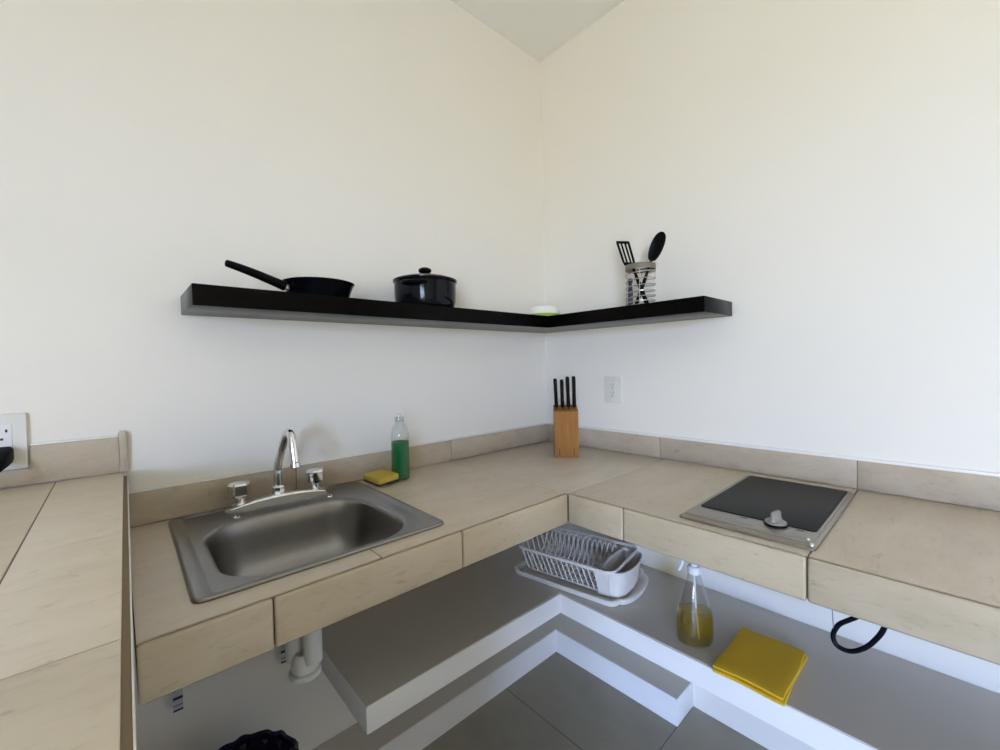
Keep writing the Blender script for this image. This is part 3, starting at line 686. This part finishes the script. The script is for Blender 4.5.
for ya, yb_, s in ((RY0 - .002, RY0 + BI - .008, 1), (RY1 + .002, RY1 - .015, -1)):
    b = B(); loft(b, [[(RX1 - .066, ya, RH - .001), (RX1 - .018, ya + s * .002, RH - .001), (RX1 - .018, ya + s * .006, RH - .001), (RX1 - .066, ya + s * .004, RH - .001)], [(RX1 - .064, yb_, .004), (RX1 - .024, yb_ + s * .002, .004), (RX1 - .024, yb_ + s * .006, .004), (RX1 - .064, yb_ + s * .004, .004)]])
    obj('corner_panel', b, M['rackplastic'], rack)
b = B()
def cup(inset, z, bot=0.):
    y0b, y1b = RY0 + .016 + inset, RY1 - .028 - inset; xx = RX1 - .050 + inset; out = [(xx, y1b, z), (xx - .012 + inset, (y0b + y1b) / 2, z), (xx, y0b, z)]
    for i in range(15):
        t = -pi / 2 + pi * i / 14; out.append((RX1 - .008 - bot + (.048 - inset - bot) * cos(t) ** .7 if cos(t) > 1e-6 else RX1 - .008 - bot, (y0b + y1b) / 2 + (y1b - y0b) / 2 * sin(t), z))
    return out
loft(b, [cup(.016, .004, .004), cup(.0, RH - .004), cup(-.0025, RH + .001), cup(.001, RH + .002), cup(.0035, RH - .002), cup(.009, .008, .004)]); obj('cutlery_cup', b, M['rackplastic'], rack)

# ------------------------------------------------------------------ spray bottle
sb = thing('spray_bottle', 'clear trigger spray bottle with yellow cleaner on the lower shelf', 'bottle', (-.3275, -.837, RZ), radians(-52))
b = B(); prof = [(.0, .0), (.038, .0), (.046, .004), (.050, .016), (.0505, .05), (.0490, .088), (.0430, .112), (.0335, .142), (.0255, .168), (.0185, .192), (.0155, .214)]
lathe(b, prof, 40, sy=.64); obj('bottle', b, M['pet'], sb, 60)
b = B(); lathe(b, [(.0, .002), (.0362, .002), (.0440, .006), (.0478, .018), (.0482, .05), (.0470, .086), (.0425, .100), (.0, .1002)], 40, sy=.64); obj('liquid', b, M['cleaner'], sb)
b = B(); lathe(b, [(.0155, .202), (.0185, .204), (.0185, .220), (.0150, .224), (.0, .225)], 24); hd = obj('spray_head', b, M['whiteplastic'], sb)
b = B(); rings = []
for x, z, w, h in ((.030, .252, .009, .010), (.012, .254, .011, .013), (-.012, .254, .011, .013), (-.040, .254, .009, .010), (-.048, .254, .007, .008)): rings.append([(x, p[0], z + p[1]) for p in rrect(-w, w, -h, h, w * .6, 0, 4)])
loft(b, rings); tube(b, [(0, 0, .223), (0, 0, .248)], .0105, 12); obj('nozzle', b, M['whiteplastic'], hd)
b = B(); tube(b, smooth_path([(-.026, 0, .248), (-.031, 0, .236), (-.034, 0, .222), (-.043, 0, .209)], 4), .0042, 8); obj('trigger', b, M['whiteplastic'], hd)
b = B(); tube(b, [(0, 0, .214), (.004, 0, .10), (.012, 0, .010)], .0022, 8); obj('dip_tube', b, M['whiteplastic'], sb)

# ------------------------------------------------------------------ folded cloth
fc = thing('cleaning_cloth', 'folded bright yellow cleaning cloth at the edge of the lower shelf', 'cloth', (-.2955, -.995, RZ), radians(.5))
def layer(z0, z1, sx, sy, dx=0, seed=0):
    q = B(); bx(q, -.1155 * sx + dx, .1155 * sx + dx, -.0805 * sy, .0805 * sy, z0, z1, (z1 - z0) * .45, seg=3)
    bmesh.ops.subdivide_edges(q, edges=[e for e in q.edges if e.calc_length() > .05], cuts=7, use_grid_fill=True)
    for v in q.verts:
        v.co.z += (.0011 * sin(v.co.x * 38 + seed) * cos(v.co.y * 45 + seed) + .0011) * (z0 > .001 or v.co.z > .003)
        v.co.y += .0018 * sin(v.co.x * 30 + seed * 2); v.co.x += .0020 * sin(v.co.y * 42 + seed)
    return q
obj('lower_fold', layer(.0003, .0068, 1., 1., 0, 1), M['cloth'], fc, 60)
obj('upper_fold', layer(.0092, .0150, .985, .985, .004, 2.2), M['cloth'], fc, 60)

# ------------------------------------------------------------------ camera
cam = bpy.data.cameras.new('camera'); co = bpy.data.objects.new('camera', cam); C.objects.link(co)
cam.sensor_fit = 'HORIZONTAL'; cam.sensor_width = 36.; cam.lens = 420.3947 / 1000 * 36.; cam.clip_start = .01
yaw, pit, rol = .7400355, -.0249254, -.0219496
fw = Vector((sin(yaw), cos(yaw), 0)); rt = Vector((cos(yaw), -sin(yaw), 0)); up = Vector((0, 0, 1))
f2 = fw * cos(pit) + up * sin(pit); u2 = -fw * sin(pit) + up * cos(pit)
r3 = rt * cos(rol) + u2 * sin(rol); u3 = -rt * sin(rol) + u2 * cos(rol)
mw = Matrix((r3, u3, -f2)).transposed().to_4x4(); mw.translation = (-1.5340051, -1.3502156, .3710141)
co.matrix_world = mw
bpy.context.scene.camera = co

# ------------------------------------------------------------------ light: sky through the patio door
def area(name, loc, rot, sx, sy, energy, col, portal=False):
    l = bpy.data.lights.new(name, 'AREA'); l.shape = 'RECTANGLE'; l.size = sx; l.size_y = sy; l.energy = energy; l.color = col
    if portal: l.cycles.is_portal = True
    o = bpy.data.objects.new(name, l); C.objects.link(o); o.location = loc; o.rotation_euler = rot; return o
area('door_daylight', (XL - .12, (DY0 + DY1) / 2, (FLOOR + DZ1) / 2), (0, radians(-90), 0), DZ1 - FLOOR, DY1 - DY0, 1, (1, 1, 1), True)
w = bpy.data.worlds.new('sky'); bpy.context.scene.world = w; w.use_nodes = True
nt = w.node_tree; bg = nt.nodes['Background']
tc = node(nt, 'ShaderNodeTexCoord'); sx = node(nt, 'ShaderNodeSeparateXYZ'); nt.links.new(tc.outputs['Generated'], sx.inputs[0])
mr = node(nt, 'ShaderNodeMapRange'); mr.inputs['From Min'].default_value = -1; nt.links.new(sx.outputs['Z'], mr.inputs['Value'])
r = ramp(nt, [(0, (.70, .70, .61)), (.47, (.80, .81, .73)), (.51, (.83, 1.10, 1.72)), (.62, (.71, 1.08, 2.05)), (1, (.37, .7, 1.5))])
nt.links.new(mr.outputs['Result'], r.inputs['Fac']); nt.links.new(r.outputs['Color'], bg.inputs['Color']); bg.inputs['Strength'].default_value = 25.8

# everything above was written with the counter top at z = 0: set the floor to z = 0
for o in list(C.objects):
    if o.parent is None: o.location.z += H

vs = bpy.context.scene.view_settings
vs.view_transform = 'Standard'; vs.look = 'None'; vs.gamma = 1.; vs.exposure = 0.; vs.use_curve_mapping = False
bpy.context.scene.display_settings.display_device = 'sRGB'
cy = bpy.context.scene.cycles
cy.max_bounces = 14; cy.diffuse_bounces = 8; cy.glossy_bounces = 5; cy.transparent_max_bounces = 16; cy.transmission_bounces = 6
cy.caustics_reflective = False; cy.caustics_refractive = False; cy.use_denoising = True; cy.sample_clamp_indirect = 6.
